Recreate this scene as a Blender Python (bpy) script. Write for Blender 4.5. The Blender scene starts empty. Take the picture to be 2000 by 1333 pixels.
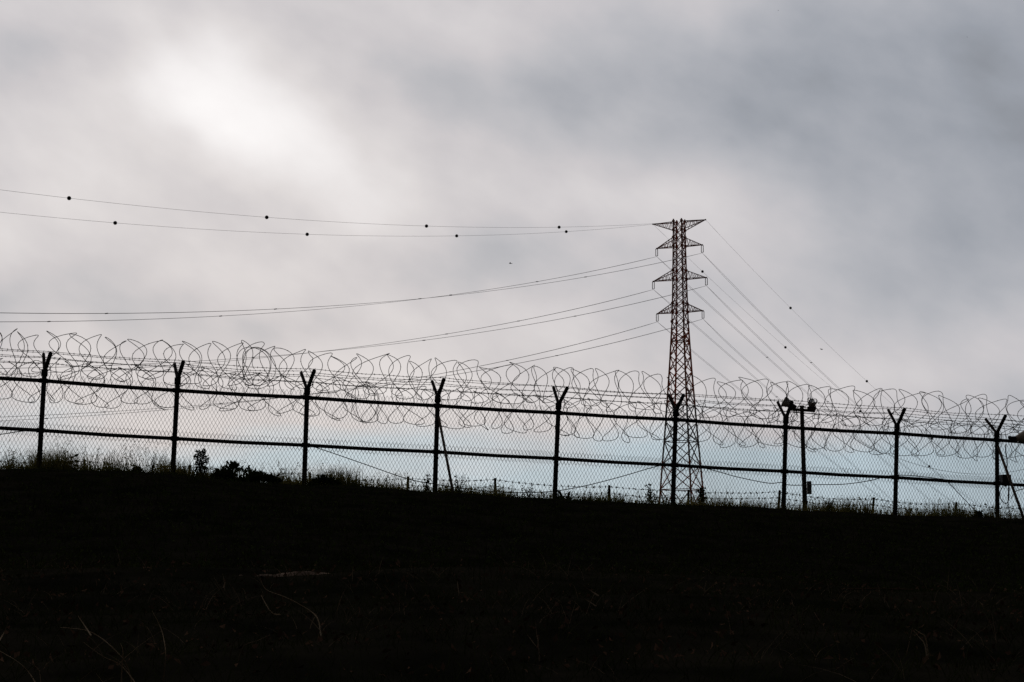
import bpy, math, random
import numpy as np

random.seed(7)
rng = np.random.default_rng(7)
scene = bpy.context.scene
C = scene.collection

# ------------------------------------------------------------------ camera
F = 4000.0                      # focal length in photo pixels (2000 px wide)
E = 1.5                         # eye height
PITCH = math.atan(484.0 / F)
cam_d = bpy.data.cameras.new('camera')
cam_d.sensor_width = 36.0
cam_d.lens = 36.0 * F / 2000.0
cam_d.clip_start = 0.05
cam_d.clip_end = 9000.0
cam = bpy.data.objects.new('camera', cam_d)
C.objects.link(cam)
cam.location = (0, 0, E)
cam.rotation_euler = (math.pi / 2 + PITCH, 0, 0)
scene.camera = cam
CP, SP = math.cos(PITCH), math.sin(PITCH)


def at(px, py, Y):
    """photo pixel + ground distance -> point of the place"""
    a = (px - 1000.0) / F
    b = (666.5 - py) / F
    dy = CP - b * SP
    t = Y / dy
    return np.array([a * t, Y, E + (SP + b * CP) * t])


def azel(px, py):
    p = at(px, py, 1.0)
    p[2] -= E
    p /= np.linalg.norm(p)
    return math.degrees(math.atan2(p[0], p[1])), math.degrees(math.asin(p[2]))


# ------------------------------------------------------------------ render / exposure
scene.render.engine = 'CYCLES'
scene.view_settings.view_transform = 'Standard'
scene.view_settings.look = 'None'
scene.view_settings.exposure = 0.0
scene.view_settings.gamma = 1.0
scene.view_settings.use_curve_mapping = False
scene.render.resolution_x = 1024
scene.render.resolution_y = 682

# ------------------------------------------------------------------ sky
SUN_AZ, SUN_EL = azel(430, 215)
world = bpy.data.worlds.new('World')
scene.world = world
world.use_nodes = True
nt = world.node_tree
nt.nodes.clear()
N, L = nt.nodes, nt.links


def nd(t, **k):
    n = N.new(t)
    for a, v in k.items():
        setattr(n, a, v)
    return n


def M(op, *a, clamp=False):
    n = nd('ShaderNodeMath', operation=op)
    n.use_clamp = clamp
    for i, v in enumerate(a):
        if isinstance(v, (int, float)):
            n.inputs[i].default_value = v
        else:
            L.new(v, n.inputs[i])
    return n.outputs[0]


tc = nd('ShaderNodeTexCoord')
nrm = nd('ShaderNodeVectorMath', operation='NORMALIZE')
L.new(tc.outputs['Generated'], nrm.inputs[0])
DIR = nrm.outputs[0]
sep = nd('ShaderNodeSeparateXYZ')
L.new(DIR, sep.inputs[0])
dx_, dy_, dz_ = sep.outputs


def noise(scale, detail=3.0, rough=0.5, stretch=(1, 1, 1), off=(0, 0, 0), rot=(0, 0, 0)):
    mp = nd('ShaderNodeMapping')
    mp.vector_type = 'TEXTURE'
    mp.inputs['Scale'].default_value = [1.0 / v for v in stretch]
    mp.inputs['Location'].default_value = off
    mp.inputs['Rotation'].default_value = rot
    L.new(DIR, mp.inputs[0])
    n = nd('ShaderNodeTexNoise')
    n.inputs['Scale'].default_value = scale
    n.inputs['Detail'].default_value = detail
    n.inputs['Roughness'].default_value = rough
    L.new(mp.outputs[0], n.inputs['Vector'])
    return n


warp = noise(9.0, 3.0, 0.5, off=(3.1, 0.4, 1.7))
wsep = nd('ShaderNodeSeparateColor')
L.new(warp.outputs['Color'], wsep.inputs[0])
az = M('MULTIPLY', M('ARCTAN2', dx_, dy_), 180 / math.pi)
el = M('MULTIPLY', M('ARCSINE', dz_), 180 / math.pi)
azw = M('ADD', az, M('MULTIPLY', M('SUBTRACT', wsep.outputs[0], 0.5), 7.0))
elw = M('ADD', el, M('MULTIPLY', M('SUBTRACT', wsep.outputs[1], 0.5), 5.0))


def blob(px, py, rx, ry, rot, amp):
    """a brighter or darker cloud mass around one direction of the sky"""
    a0, e0 = azel(px, py)
    rx, ry = rx / 70.0, ry / 70.0
    c, s = math.cos(math.radians(rot)), math.sin(math.radians(rot))
    da = M('SUBTRACT', azw, a0)
    de = M('SUBTRACT', elw, e0)
    u = M('ADD', M('MULTIPLY', da, c / rx), M('MULTIPLY', de, -s / rx))
    v = M('ADD', M('MULTIPLY', da, s / ry), M('MULTIPLY', de, c / ry))
    r2 = M('ADD', M('MULTIPLY', u, u), M('MULTIPLY', v, v))
    return M('MULTIPLY', M('EXPONENT', M('MULTIPLY', r2, -1.0)), amp)


sun_dir = (math.sin(math.radians(SUN_AZ)) * math.cos(math.radians(SUN_EL)),
           math.cos(math.radians(SUN_AZ)) * math.cos(math.radians(SUN_EL)),
           math.sin(math.radians(SUN_EL)))
dot = nd('ShaderNodeVectorMath', operation='DOT_PRODUCT')
L.new(DIR, dot.inputs[0])
dot.inputs[1].default_value = sun_dir
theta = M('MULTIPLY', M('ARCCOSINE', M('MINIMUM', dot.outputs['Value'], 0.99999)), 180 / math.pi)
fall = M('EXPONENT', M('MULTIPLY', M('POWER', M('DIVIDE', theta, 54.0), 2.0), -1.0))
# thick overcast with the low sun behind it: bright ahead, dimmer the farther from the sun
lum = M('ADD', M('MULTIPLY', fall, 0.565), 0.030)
n1 = noise(8.0, 4.0, 0.5, stretch=(1, 1, 2.4), off=(0.3, 1.2, 0.0), rot=(0, 0.42, 0))
n2 = noise(16.0, 5.0, 0.5, stretch=(1, 1, 1.5), off=(5.3, 2.2, 1.0), rot=(0, 0.50, 0))
n3 = noise(40.0, 5.0, 0.5, stretch=(1, 1, 1.6), off=(2.3, 7.2, 3.0), rot=(0, 0.40, 0))
var = M('ADD', M('MULTIPLY', M('SUBTRACT', n1.outputs[0], 0.5), 0.36),
        M('ADD', M('MULTIPLY', M('SUBTRACT', n2.outputs[0], 0.5), 0.42), M('MULTIPLY', M('SUBTRACT', n3.outputs[0], 0.5), 0.13)))
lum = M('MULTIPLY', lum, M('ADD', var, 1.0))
BLOBS = [
    (385, 205, 150, 85, 12, 0.12), (430, 245, 280, 150, 22, 0.18), (680, 350, 240, 95, 25, 0.11),
    (370, 75, 90, 50, 10, -0.07), (60, 105, 150, 80, 0, -0.10), (860, 215, 140, 80, 25, -0.08), (1090, 190, 130, 110, 0, -0.11),
    (1400, 180, 230, 160, 10, -0.15), (1800, 170, 340, 260, 0, -0.19), (460, 430, 150, 60, 20, -0.08), (900, 500, 170, 70, 0, -0.13),
    (120, 560, 160, 50, -10, -0.07), (330, 630, 330, 50, 0, -0.10), (1720, 520, 260, 130, 0, -0.07), (1950, 380, 160, 160, 0, -0.05),
    (1250, 420, 280, 60, 0, 0.07), (150, 380, 200, 80, 0, 0.03), (520, 540, 220, 50, 8, 0.03), (1750, 740, 300, 70, 0, 0.06), (850, 810, 800, 70, 3, 0.07),
]
for b in BLOBS:
    lum = M('ADD', lum, blob(*b))
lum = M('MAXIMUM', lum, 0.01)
tint = nd('ShaderNodeValToRGB')
cr = tint.color_ramp
cr.elements[0].position, cr.elements[0].color = 0.0, (0.92, 0.985, 1.09, 1)
cr.elements[1].position, cr.elements[1].color = 1.0, (1.0, 0.99, 1.0, 1)
for pos, col in ((0.34, (0.92, 0.985, 1.12, 1)), (0.46, (0.965, 0.985, 1.07, 1)), (0.56, (1.004, 0.976, 1.025, 1)), (0.66, (1.014, 0.98, 1.003, 1))):
    e = cr.elements.new(pos)
    e.color = col
L.new(lum, tint.inputs[0])
# low pale-blue gap under the cloud deck
gap_n = noise(10.0, 3.0, 0.5, stretch=(1, 1, 4.0), off=(1.1, 0.2, 0.6))
gap = M('MULTIPLY', M('SUBTRACT', M('ADD', 4.9, M('MULTIPLY', M('SUBTRACT', gap_n.outputs[0], 0.5), 5.0)), el), 0.55, clamp=True)
mixb = nd('ShaderNodeMix', data_type='RGBA')
L.new(gap, mixb.inputs[0])
L.new(tint.outputs[0], mixb.inputs[6])
mixb.inputs[7].default_value = (0.81, 1.01, 1.15, 1)
vm = nd('ShaderNodeVectorMath', operation='SCALE')
L.new(mixb.outputs[2], vm.inputs[0])
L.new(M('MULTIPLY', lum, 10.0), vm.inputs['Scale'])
nish = nd('ShaderNodeTexSky', sky_type='NISHITA')
nish.sun_disc = False
nish.sun_elevation = math.radians(SUN_EL)
nish.sun_rotation = math.radians(SUN_AZ)
mixn = nd('ShaderNodeMix', data_type='RGBA')
mixn.inputs[0].default_value = 0.02       # the overcast lets little of the clear sky through
L.new(vm.outputs[0], mixn.inputs[6])
L.new(nish.outputs[0], mixn.inputs[7])
bg = nd('ShaderNodeBackground')
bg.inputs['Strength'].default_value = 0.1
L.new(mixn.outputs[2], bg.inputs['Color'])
wo = nd('ShaderNodeOutputWorld')
L.new(bg.outputs[0], wo.inputs['Surface'])

# ------------------------------------------------------------------ sun (veiled by cloud)
sl = bpy.data.lights.new('sun', 'SUN')
sl.energy = 0.5
sl.angle = math.radians(20)
sl.color = (1.0, 0.93, 0.84)
so = bpy.data.objects.new('sun', sl)
C.objects.link(so)
so.location = (-30, 100, 60)
so.rotation_euler = (math.radians(90 - SUN_EL), 0, math.radians(180 - SUN_AZ))

# ------------------------------------------------------------------ materials


def mat(name, c1, c2=None, rough=0.7, metal=0.0, scale=8.0, transl=0.0, bump=0.0, detail=5.0, lo=0.35, hi=0.65, spec=0.5):
    m = bpy.data.materials.new(name)
    m.use_nodes = True
    t = m.node_tree
    p = t.nodes['Principled BSDF']
    p.inputs['Roughness'].default_value = rough
    p.inputs['Metallic'].default_value = metal
    p.inputs['Specular IOR Level'].default_value = spec
    p.inputs['Base Color'].default_value = (*c1, 1)
    if c2 is not None or bump:
        co = t.nodes.new('ShaderNodeTexCoord')
        n = t.nodes.new('ShaderNodeTexNoise')
        n.inputs['Scale'].default_value = scale
        n.inputs['Detail'].default_value = detail
        t.links.new(co.outputs['Object'], n.inputs['Vector'])
        r = t.nodes.new('ShaderNodeValToRGB')
        r.color_ramp.elements[0].position = lo
        r.color_ramp.elements[1].position = hi
        r.color_ramp.elements[0].color = (*c1, 1)
        r.color_ramp.elements[1].color = (*(c2 or c1), 1)
        t.links.new(n.outputs[0], r.inputs[0])
        t.links.new(r.outputs[0], p.inputs['Base Color'])
        if bump:
            b = t.nodes.new('ShaderNodeBump')
            b.inputs['Strength'].default_value = bump
            b.inputs['Distance'].default_value = 0.02
            t.links.new(n.outputs[0], b.inputs['Height'])
            t.links.new(b.outputs[0], p.inputs['Normal'])
    if transl:
        tr = t.nodes.new('ShaderNodeBsdfTranslucent')
        if c2 is not None:
            t.links.new(r.outputs[0], tr.inputs[0])
        else:
            tr.inputs[0].default_value = (*c1, 1)
        mx = t.nodes.new('ShaderNodeMixShader')
        mx.inputs[0].default_value = transl
        t.links.new(p.outputs[0], mx.inputs[1])
        t.links.new(tr.outputs[0], mx.inputs[2])
        out = next(n for n in t.nodes if n.type == 'OUTPUT_MATERIAL')
        t.links.new(mx.outputs[0], out.inputs['Surface'])
    return m


MT = dict(
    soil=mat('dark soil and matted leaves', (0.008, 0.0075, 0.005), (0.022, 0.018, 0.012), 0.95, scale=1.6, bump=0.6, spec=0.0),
    post=mat('dark painted steel', (0.022, 0.020, 0.020), (0.045, 0.030, 0.022), 0.85, 0.0, 14.0, bump=0.2, lo=0.5, hi=0.75, spec=0.15),
    arm=mat('weathered steel arm', (0.035, 0.025, 0.022), (0.075, 0.040, 0.026), 0.8, 0.0, 16.0, lo=0.45, hi=0.7, spec=0.15),
    mesh=mat('mesh wire', (0.045, 0.042, 0.038), (0.085, 0.065, 0.045), 0.75, 0.0, 3.0, spec=0.15),
    wire=mat('razor wire', (0.05, 0.034, 0.024), (0.10, 0.055, 0.032), 0.7, 0.0, 4.0, spec=0.15),
    brace=mat('rusty brace pipe', (0.16, 0.11, 0.08), (0.26, 0.18, 0.13), 0.8, 0.0, 10.0, spec=0.15),
    red=mat('red tower paint', (0.72, 0.18, 0.06), (0.56, 0.13, 0.05), 0.6, 0.0, 0.6),
    white=mat('white tower paint', (0.50, 0.45, 0.41), (0.36, 0.30, 0.26), 0.6, 0.0, 0.6),
    backlit_red=mat('red tower paint darkened for backlight', (0.52, 0.13, 0.05), (0.38, 0.10, 0.05), 0.6, 0.0, 0.6),  # same red paint, darkened to imitate the backlit upper tower
    insul=mat('brown insulator glaze', (0.05, 0.03, 0.025), None, 0.35),
    cond=mat('aged conductor', (0.07, 0.065, 0.06), None, 0.6, 0.3),
    ball=mat('marker ball', (0.03, 0.012, 0.012), (0.05, 0.02, 0.018), 0.6, scale=2.0),
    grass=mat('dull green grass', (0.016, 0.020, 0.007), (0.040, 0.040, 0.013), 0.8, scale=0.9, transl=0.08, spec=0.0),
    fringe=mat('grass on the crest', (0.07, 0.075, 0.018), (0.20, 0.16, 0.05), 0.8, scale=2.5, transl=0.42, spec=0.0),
    leaf=mat('weed leaf', (0.020, 0.030, 0.008), (0.055, 0.062, 0.016), 0.75, scale=3.0, transl=0.15, spec=0.0),
    straw=mat('dry straw', (0.26, 0.17, 0.10), (0.48, 0.34, 0.22), 0.8, scale=5.0, transl=0.12, spec=0.0),
    dimstraw=mat('darker straw', (0.09, 0.06, 0.038), (0.19, 0.13, 0.085), 0.8, scale=5.0, transl=0.12, spec=0.0),  # darker version of the straw colour
    litter=mat('brown litter', (0.06, 0.03, 0.018), (0.15, 0.08, 0.05), 0.85, scale=4.0, spec=0.0),
    stone=mat('pale stone', (0.07, 0.045, 0.034), (0.34, 0.23, 0.17), 0.9, scale=3.0, bump=0.5, spec=0.0),
    wood=mat('old stake wood', (0.028, 0.022, 0.018), (0.05, 0.038, 0.03), 0.9, scale=12.0, bump=0.3, spec=0.0),
    pole=mat('dark pole', (0.040, 0.032, 0.028), (0.07, 0.055, 0.045), 0.85, scale=9.0, spec=0.15),
    box=mat('grey box paint', (0.12, 0.115, 0.11), (0.17, 0.16, 0.15), 0.6, scale=8.0),
    black=mat('black rubber', (0.02, 0.02, 0.02), None, 0.6),
    palehood=mat('pale lamp hood', (0.62, 0.56, 0.50), (0.50, 0.40, 0.32), 0.5, scale=6.0),
    hood=mat('tan lamp hood', (0.34, 0.24, 0.15), (0.45, 0.33, 0.22), 0.55, scale=5.0),
    bird=mat('dark plumage', (0.03, 0.028, 0.03), None, 0.8),
)
gl = bpy.data.materials.new('lamp glass')
gl.use_nodes = True
gp = gl.node_tree.nodes['Principled BSDF']
gp.inputs['Base Color'].default_value = (0.85, 0.86, 0.88, 1)
gp.inputs['Roughness'].default_value = 0.25
gp.inputs['Transmission Weight'].default_value = 0.9
MT['glass'] = gl

# ------------------------------------------------------------------ mesh helpers


class MB:
    def __init__(self):
        self.v, self.f, self.n = [], [], 0

    def add(self, v, f):
        self.v.append(np.asarray(v, float))
        self.f += [tuple(i + self.n for i in q) for q in f]
        self.n += len(v)

    def tube(self, pts, r, sides=6, cap=True, flat=None):
        P = np.asarray(pts, float)
        n = len(P)
        R = np.full(n, r, float) if np.isscalar(r) else np.asarray(r, float)
        T = np.empty_like(P)
        T[1:-1] = P[2:] - P[:-2]
        T[0], T[-1] = P[1] - P[0], P[-1] - P[-2]
        T /= np.linalg.norm(T, axis=1)[:, None] + 1e-12
        ref = np.array([0, 0, 1.0]) if abs(T[0][2]) < 0.9 else np.array([1.0, 0, 0])
        u = np.cross(T[0], ref)
        u /= np.linalg.norm(u)
        V = []
        for i in range(n):
            u = u - T[i] * np.dot(u, T[i])
            u /= np.linalg.norm(u) + 1e-12
            w = np.cross(T[i], u)
            for k in range(sides):
                a = 2 * math.pi * (k + 0.5) / sides
                V.append(P[i] + R[i] * (math.cos(a) * u + math.sin(a) * w))
        fs = []
        for i in range(n - 1):
            for k in range(sides):
                a, b = i * sides + k, i * sides + (k + 1) % sides
                fs.append((a, b, b + sides, a + sides))
        if cap:
            fs.append(tuple(range(sides))[::-1])
            fs.append(tuple((n - 1) * sides + k for k in range(sides)))
        self.add(V, fs)
        return self

    def bar(self, a, b, w):
        return self.tube([a, b], w * 0.7071, 4)

    def box(self, c, size, ax=(1, 0, 0), az=(0, 0, 1), bev=0.12):
        ax = np.array(ax, float); ax /= np.linalg.norm(ax)
        az = np.array(az, float); az -= ax * np.dot(ax, az); az /= np.linalg.norm(az)
        ay = np.cross(az, ax)
        c = np.asarray(c, float)
        hx, hy, hz = (s / 2 for s in size)
        b = bev * min(hx, hy, hz)
        V = []
        for z, k in ((-hz, 1), (-hz + b, 0), (hz - b, 0), (hz, 1)):
            x, y = hx - b * k, hy - b * k
            for sx, sy in ((-1, -1), (1, -1), (1, 1), (-1, 1)):
                V.append(c + ax * sx * x + ay * sy * y + az * z)
        fs = [(3, 2, 1, 0), (12, 13, 14, 15)]
        for i in range(3):
            for k in range(4):
                a, q = i * 4 + k, i * 4 + (k + 1) % 4
                fs.append((a, q, q + 4, a + 4))
        self.add(V, fs)
        return self

    def ball(self, c, r, nu=14, nv=9, sc=(1, 1, 1)):
        V, fs = [], []
        for j in range(nv + 1):
            ph = math.pi * j / nv
            for i in range(nu):
                a = 2 * math.pi * i / nu
                V.append(np.array(c) + r * np.array([math.sin(ph) * math.cos(a) * sc[0], math.sin(ph) * math.sin(a) * sc[1], math.cos(ph) * sc[2]]))
        for j in range(nv):
            for i in range(nu):
                a, b = j * nu + i, j * nu + (i + 1) % nu
                fs.append((a, a + nu, b + nu, b))
        self.add(V, fs)
        return self

    def build(self, name, m, parent=None, smooth=False):
        V = np.vstack(self.v)
        if parent is not None:
            V = V - root_loc(parent)
        me = bpy.data.meshes.new(name)
        me.from_pydata(V.tolist(), [], self.f)
        me.materials.append(MT[m] if isinstance(m, str) else m)
        if smooth:
            me.polygons.foreach_set('use_smooth', np.ones(len(me.polygons), bool))
        me.update()
        o = bpy.data.objects.new(name, me)
        C.objects.link(o)
        o.parent = parent
        return o


def root_loc(o):
    p = np.zeros(3)
    while o is not None:
        p += np.array(o.location)
        o = o.parent
    return p


def tag(o, label, cat=None, group=None, kind=None):
    o['label'] = label
    if cat: o['category'] = cat
    if group: o['group'] = group
    if kind: o['kind'] = kind
    return o


def thing(name, loc, label, cat, group=None):
    o = bpy.data.objects.new(name, None)
    o.empty_display_size = 0.2
    C.objects.link(o)
    o.location = [float(x) for x in loc]
    return tag(o, label, cat, group)


def raw(name, V, Fq, m, parent=None):
    """big vertex/face arrays (all faces the same size)"""
    V = np.asarray(V, np.float32)
    if parent is not None:
        V = V - root_loc(parent).astype(np.float32)
    me = bpy.data.meshes.new(name)
    k = Fq.shape[1]
    me.vertices.add(len(V)); me.vertices.foreach_set('co', V.ravel())
    me.loops.add(Fq.size); me.loops.foreach_set('vertex_index', Fq.astype(np.int32).ravel())
    me.polygons.add(len(Fq))
    me.polygons.foreach_set('loop_start', np.arange(0, Fq.size, k, dtype=np.int32))
    me.materials.append(MT[m])
    me.update(calc_edges=True)
    me.validate()
    o = bpy.data.objects.new(name, me)
    C.objects.link(o)
    o.parent = parent
    return o


def blades(pos, h, w, lean, bend, segs=3):
    """grass blades: bent tapering strips of triangles-in-quads; returns verts, quads"""
    n = len(pos)
    yaw = rng.uniform(0, 2 * math.pi, n)
    side = np.stack([np.cos(yaw), np.sin(yaw), np.zeros(n)], 1)
    la = rng.uniform(0, 2 * math.pi, n)
    ldir = np.stack([np.cos(la), np.sin(la), np.zeros(n)], 1)
    V = np.zeros((n, 2 * (segs + 1), 3))
    for i in range(segs + 1):
        t = i / segs
        c = pos + np.outer(h * t * (1 - 0.35 * bend * t), [0, 0, 1]) + ldir * (h * (lean * t + bend * t * t))[:, None]
        ww = (w * (1 - 0.93 * t ** 1.4) * 0.5)[:, None]
        V[:, 2 * i] = c - side * ww
        V[:, 2 * i + 1] = c + side * ww
    base = (np.arange(n) * 2 * (segs + 1))[:, None]
    Q = np.concatenate([base + np.array([2 * i, 2 * i + 1, 2 * i + 3, 2 * i + 2]) for i in range(segs)], 0)
    return V.reshape(-1, 3), Q


def leaves(cen, size, up=0.3, aspect=0.55):
    """leaf cards: diamond leaves folded along the midrib (two quads' worth as 2 quads)"""
    n = len(cen)
    d = rng.normal(size=(n, 3)); d[:, 2] += up
    d /= np.linalg.norm(d, axis=1)[:, None]
    r = rng.normal(size=(n, 3))
    s = np.cross(d, r); s /= np.linalg.norm(s, axis=1)[:, None]
    nn = np.cross(d, s)
    sz = np.asarray(size)[:, None]
    V = np.zeros((n, 6, 3))
    V[:, 0] = cen
    V[:, 1] = cen + d * sz * 0.5 + nn * sz * 0.04
    V[:, 2] = cen + d * sz - nn * sz * 0.12
    V[:, 3] = cen + d * sz * 0.42 + s * sz * aspect * 0.5 + nn * sz * 0.12
    V[:, 4] = cen + d * sz * 0.42 - s * sz * aspect * 0.5 + nn * sz * 0.12
    V[:, 5] = cen
    b = (np.arange(n) * 6)[:, None]
    Q = np.concatenate([b + np.array([0, 3, 2, 1]), b + np.array([0, 1, 2, 4])], 0)
    return V.reshape(-1, 3), Q


# ------------------------------------------------------------------ fence line in plan
# base px, base py, mid-rail px,py, top-rail px,py, fork px,py, far arm tip px,py, near arm tip px,py
POSTS = [
    (-188, 925, -182, 824, -177, 727, -174, 709, -183, 673, -166, 669),
    (75, 933, 79, 841, 85, 744, 87, 727, 85, 692, 99, 690),
    (337, 935, 341, 857, 345, 763, 347, 743, 341, 712, 358, 707),
    (594, 945, 597, 870, 600, 777, 600, 763, 588, 728, 614, 724),
    (849, 971, 852, 883, 855, 793, 855, 778, 844, 745, 867, 741),
    (1083, 975, 1087, 896, 1091, 807, 1091, 792, 1081, 757, 1108, 758),
    (1314, 993, 1317, 909, 1320, 820, 1320, 805, 1307, 773, 1335, 772),
    (1530, 1005, 1532, 921, 1535, 835, 1535, 820, 1519, 786, 1547, 785),
    (1748, 1015, 1749, 933, 1751, 847, 1752, 835, 1735, 801, 1767, 799),
    (1948, 1021, 1947, 945, 1947, 860, 1947, 848, 1925, 819, 1964, 812),
    (2146, 1028, 2144, 955, 2142, 872, 2142, 860, 2117, 831, 2158, 824),
]
FA = at(80, 935, 45.8)[:2]
FB = at(1947, 1021, 53.3)[:2]
FD = (FB - FA) / np.linalg.norm(FB - FA)
FN = np.array([-FD[1], FD[0]])           # away from the camera


def on_line(px, py, off=0.0):
    """plan distance Y where the view through px meets the fence line (shifted off metres back)"""
    k = at(px, py, 1.0)[0]
    o = FA + FN * off
    t = (k * o[1] - o[0]) / (FD[0] - k * FD[1])
    return (o + FD * t)[1]


def fpt(px, py, off=0.0):
    return at(px, py, on_line(px, py, off))


CREST = np.array([(-600, 918), (0, 931), (200, 931), (350, 936), (560, 951), (700, 957), (850, 971), (1000, 976),
                  (1200, 986), (1400, 996), (1600, 1006), (1800, 1014), (2000, 1021), (2600, 1038)], float)
cq, cz = [], []
for px, py in CREST:
    p = fpt(px, py)
    cq.append(np.dot(p[:2] - FA, FD)); cz.append(p[2])
cq, cz = np.array(cq), np.array(cz)


def sstep(a, b, x):
    t = np.clip((x - a) / (b - a), 0, 1)
    return t * t * (3 - 2 * t)


_ph = rng.uniform(0, 6.28, (14, 2)); _k = rng.normal(size=(14, 2)) * np.array([[0.5]] * 7 + [[2.2]] * 7)


def bumps(x, y):
    r = 0
    for i in range(14):
        r = r + np.sin(_k[i, 0] * x + _k[i, 1] * y + _ph[i, 0]) * (0.030 if i < 7 else 0.010)
    return r


def gz(x, y):
    x, y = np.asarray(x, float), np.asarray(y, float)
    q = (x - FA[0]) * FD[0] + (y - FA[1]) * FD[1]
    s = (x - FA[0]) * FN[0] + (y - FA[1]) * FN[1]
    top = np.interp(q, cq, cz)
    # near hummock, track, bank, plateau
    edge_py = 1104 + np.clip(x / np.maximum(y, 4.0) * 4000 + 1000, -400, 2400) * 0.026
    edge = E + (1150.5 - edge_py) / F * 16.0
    near = np.where(y < 8, 1.02 * sstep(-2, 8, y), 1.02 + (edge - 1.02) * np.clip((y - 8) / 8, 0, 1) ** 0.9)
    track = edge - 0.22 * sstep(16, 18, y)
    low = np.where(y < 16, near, track)
    k = sstep(-19, -0.3, s) ** 1.15
    z = low + (top - low) * k
    amp = sstep(3, 9, y) * (1 - 0.35 * sstep(-1.6, -0.2, s))
    z = z + bumps(x, y) * amp * 0.9
    back = top - 0.55 * sstep(1.5, 6, s) - 0.004 * np.clip(s - 5, 0, 400)
    z = np.where(s > 0, back + bumps(x, y) * 0.9 * 0.65 * (1 - sstep(0.5, 3, s)), z)
    return z


# ------------------------------------------------------------------ ground
xs = np.concatenate([np.linspace(-2500, -80, 14), np.linspace(-70, -22, 30), np.linspace(-21.5, 22, 190), np.linspace(23, 70, 30), np.linspace(85, 2500, 14)])
ys = np.concatenate([np.linspace(-600, -8, 12), np.linspace(-6, 3, 10), np.linspace(3.4, 20, 90), np.linspace(20.3, 64, 170), np.linspace(66, 120, 18), np.linspace(140, 3500, 22)])
GX, GY = np.meshgrid(xs, ys)
GZ = gz(GX, GY)
V = np.stack([GX, GY, GZ], -1).reshape(-1, 3)
nx, ny = len(xs), len(ys)
idx = np.arange(nx * ny).reshape(ny, nx)
Q = np.stack([idx[:-1, :-1], idx[:-1, 1:], idx[1:, 1:], idx[1:, :-1]], -1).reshape(-1, 4)
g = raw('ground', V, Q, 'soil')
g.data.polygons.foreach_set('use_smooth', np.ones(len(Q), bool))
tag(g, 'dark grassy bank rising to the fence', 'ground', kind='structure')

# ------------------------------------------------------------------ pylon
TY = 434.0
tc0 = at(1329, 700, TY)
TX = tc0[0]
ANG = math.radians(-27)
U = np.array([math.cos(ANG), math.sin(ANG), 0.0])      # crossarm direction (right, nearer)
W = np.array([-math.sin(ANG), math.cos(ANG), 0.0])
tower_g = float(gz(TX, TY))


def zt(py):
    return at(1329, py, TY)[2]


def half(z):
    """half side of the square body at height z"""
    tab = [(1131, 61.5), (980, 48), (851, 34.5), (710, 21.5), (667, 18), (640, 16.2), (610, 14.6), (545, 12.2), (433, 8.6)]
    zs = [zt(a) for a, _ in tab]
    hs = [(at(1329 + b, a, TY)[0] - TX) for a, b in tab]
    if z < zs[0]:
        return (hs[0] + (zs[0] - z) * (hs[0] - hs[1]) / (zs[1] - zs[0])) / (math.cos(math.radians(18)) * 1.41421)
    return np.interp(z, zs, hs) / (math.cos(math.radians(18)) * 1.41421)


def corner(i, z):
    h = half(z)
    su, sv = ((1, 1), (1, -1), (-1, -1), (-1, 1))[i]
    return np.array([TX, TY, 0]) + U * su * h + W * sv * h + np.array([0, 0, z])


pyl = thing('transmission_pylon', (TX, TY, tower_g), 'tall red and white lattice pylon with four pairs of crossarms behind the fence', 'pylon')


def band(z):
    py_hi, py_lo = zt(795), zt(898)
    if py_lo < z < py_hi:
        return 'white'
    return 'red' if z < zt(640) else 'backlit_red'  # upper body: backlight put into a darker red


lv = [1131, 1045, 957, 909, 863, 826, 790, 757, 726, 696, 667, 648, 629, 609, 593, 577, 561, 545, 528, 512, 497, 481, 464, 450, 433]
Z = [zt(a) for a in lv]
Z[0] = tower_g - 0.3
for i in range(4):
    cuts = [Z[0], zt(898), zt(795), zt(640), zt(545), Z[-1] + 0.5]
    for a, b in zip(cuts[:-1], cuts[1:]):
        mb = MB().tube([corner(i, a), corner(i, (a + b) / 2), corner(i, b)], [0.25 if a < zt(650) else 0.20] * 3, 4)
        mb.build('leg', band((a + b) / 2), pyl)
for k in range(len(Z) - 1):
    za, zb = Z[k], Z[k + 1]
    th = 0.13 if k > 10 else 0.17
    for i in range(4):
        j = (i + 1) % 4
        m_ = band((za + zb) / 2)
        MB().bar(corner(i, za), corner(j, zb), th).build('brace', m_, pyl)
        MB().bar(corner(j, za) + W * 0.004, corner(i, zb) + W * 0.004, th).build('brace', m_, pyl)
        if k in (2, 4, 10) or k > 12:
            MB().bar(corner(i, za), corner(j, za), 0.16 if k < 11 else 0.09).build('horizontal_strut', m_, pyl)
for i in range(4):
    for py in (433, 450, 464, 481, 528, 545, 593, 609, 629):
        p = corner(i, zt(py))
        MB().box(p, (0.5, 0.42, 0.55), U, (0, 0, 1), 0.3).build('gusset_plate', 'backlit_red', pyl)
# rest platform
pz = zt(667)
for s in (-1, 1):
    MB().bar(np.array([TX, TY, pz]) + W * s * half(pz) - U * half(pz), np.array([TX, TY, pz]) + W * s * half(pz) + U * half(pz), 0.2).build('platform_beam', 'backlit_red', pyl)
MB().box((TX + 0.8, TY - 0.4, pz + 0.9), (1.1, 0.7, 0.5), U).build('junction_box', 'backlit_red', pyl)

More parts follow.
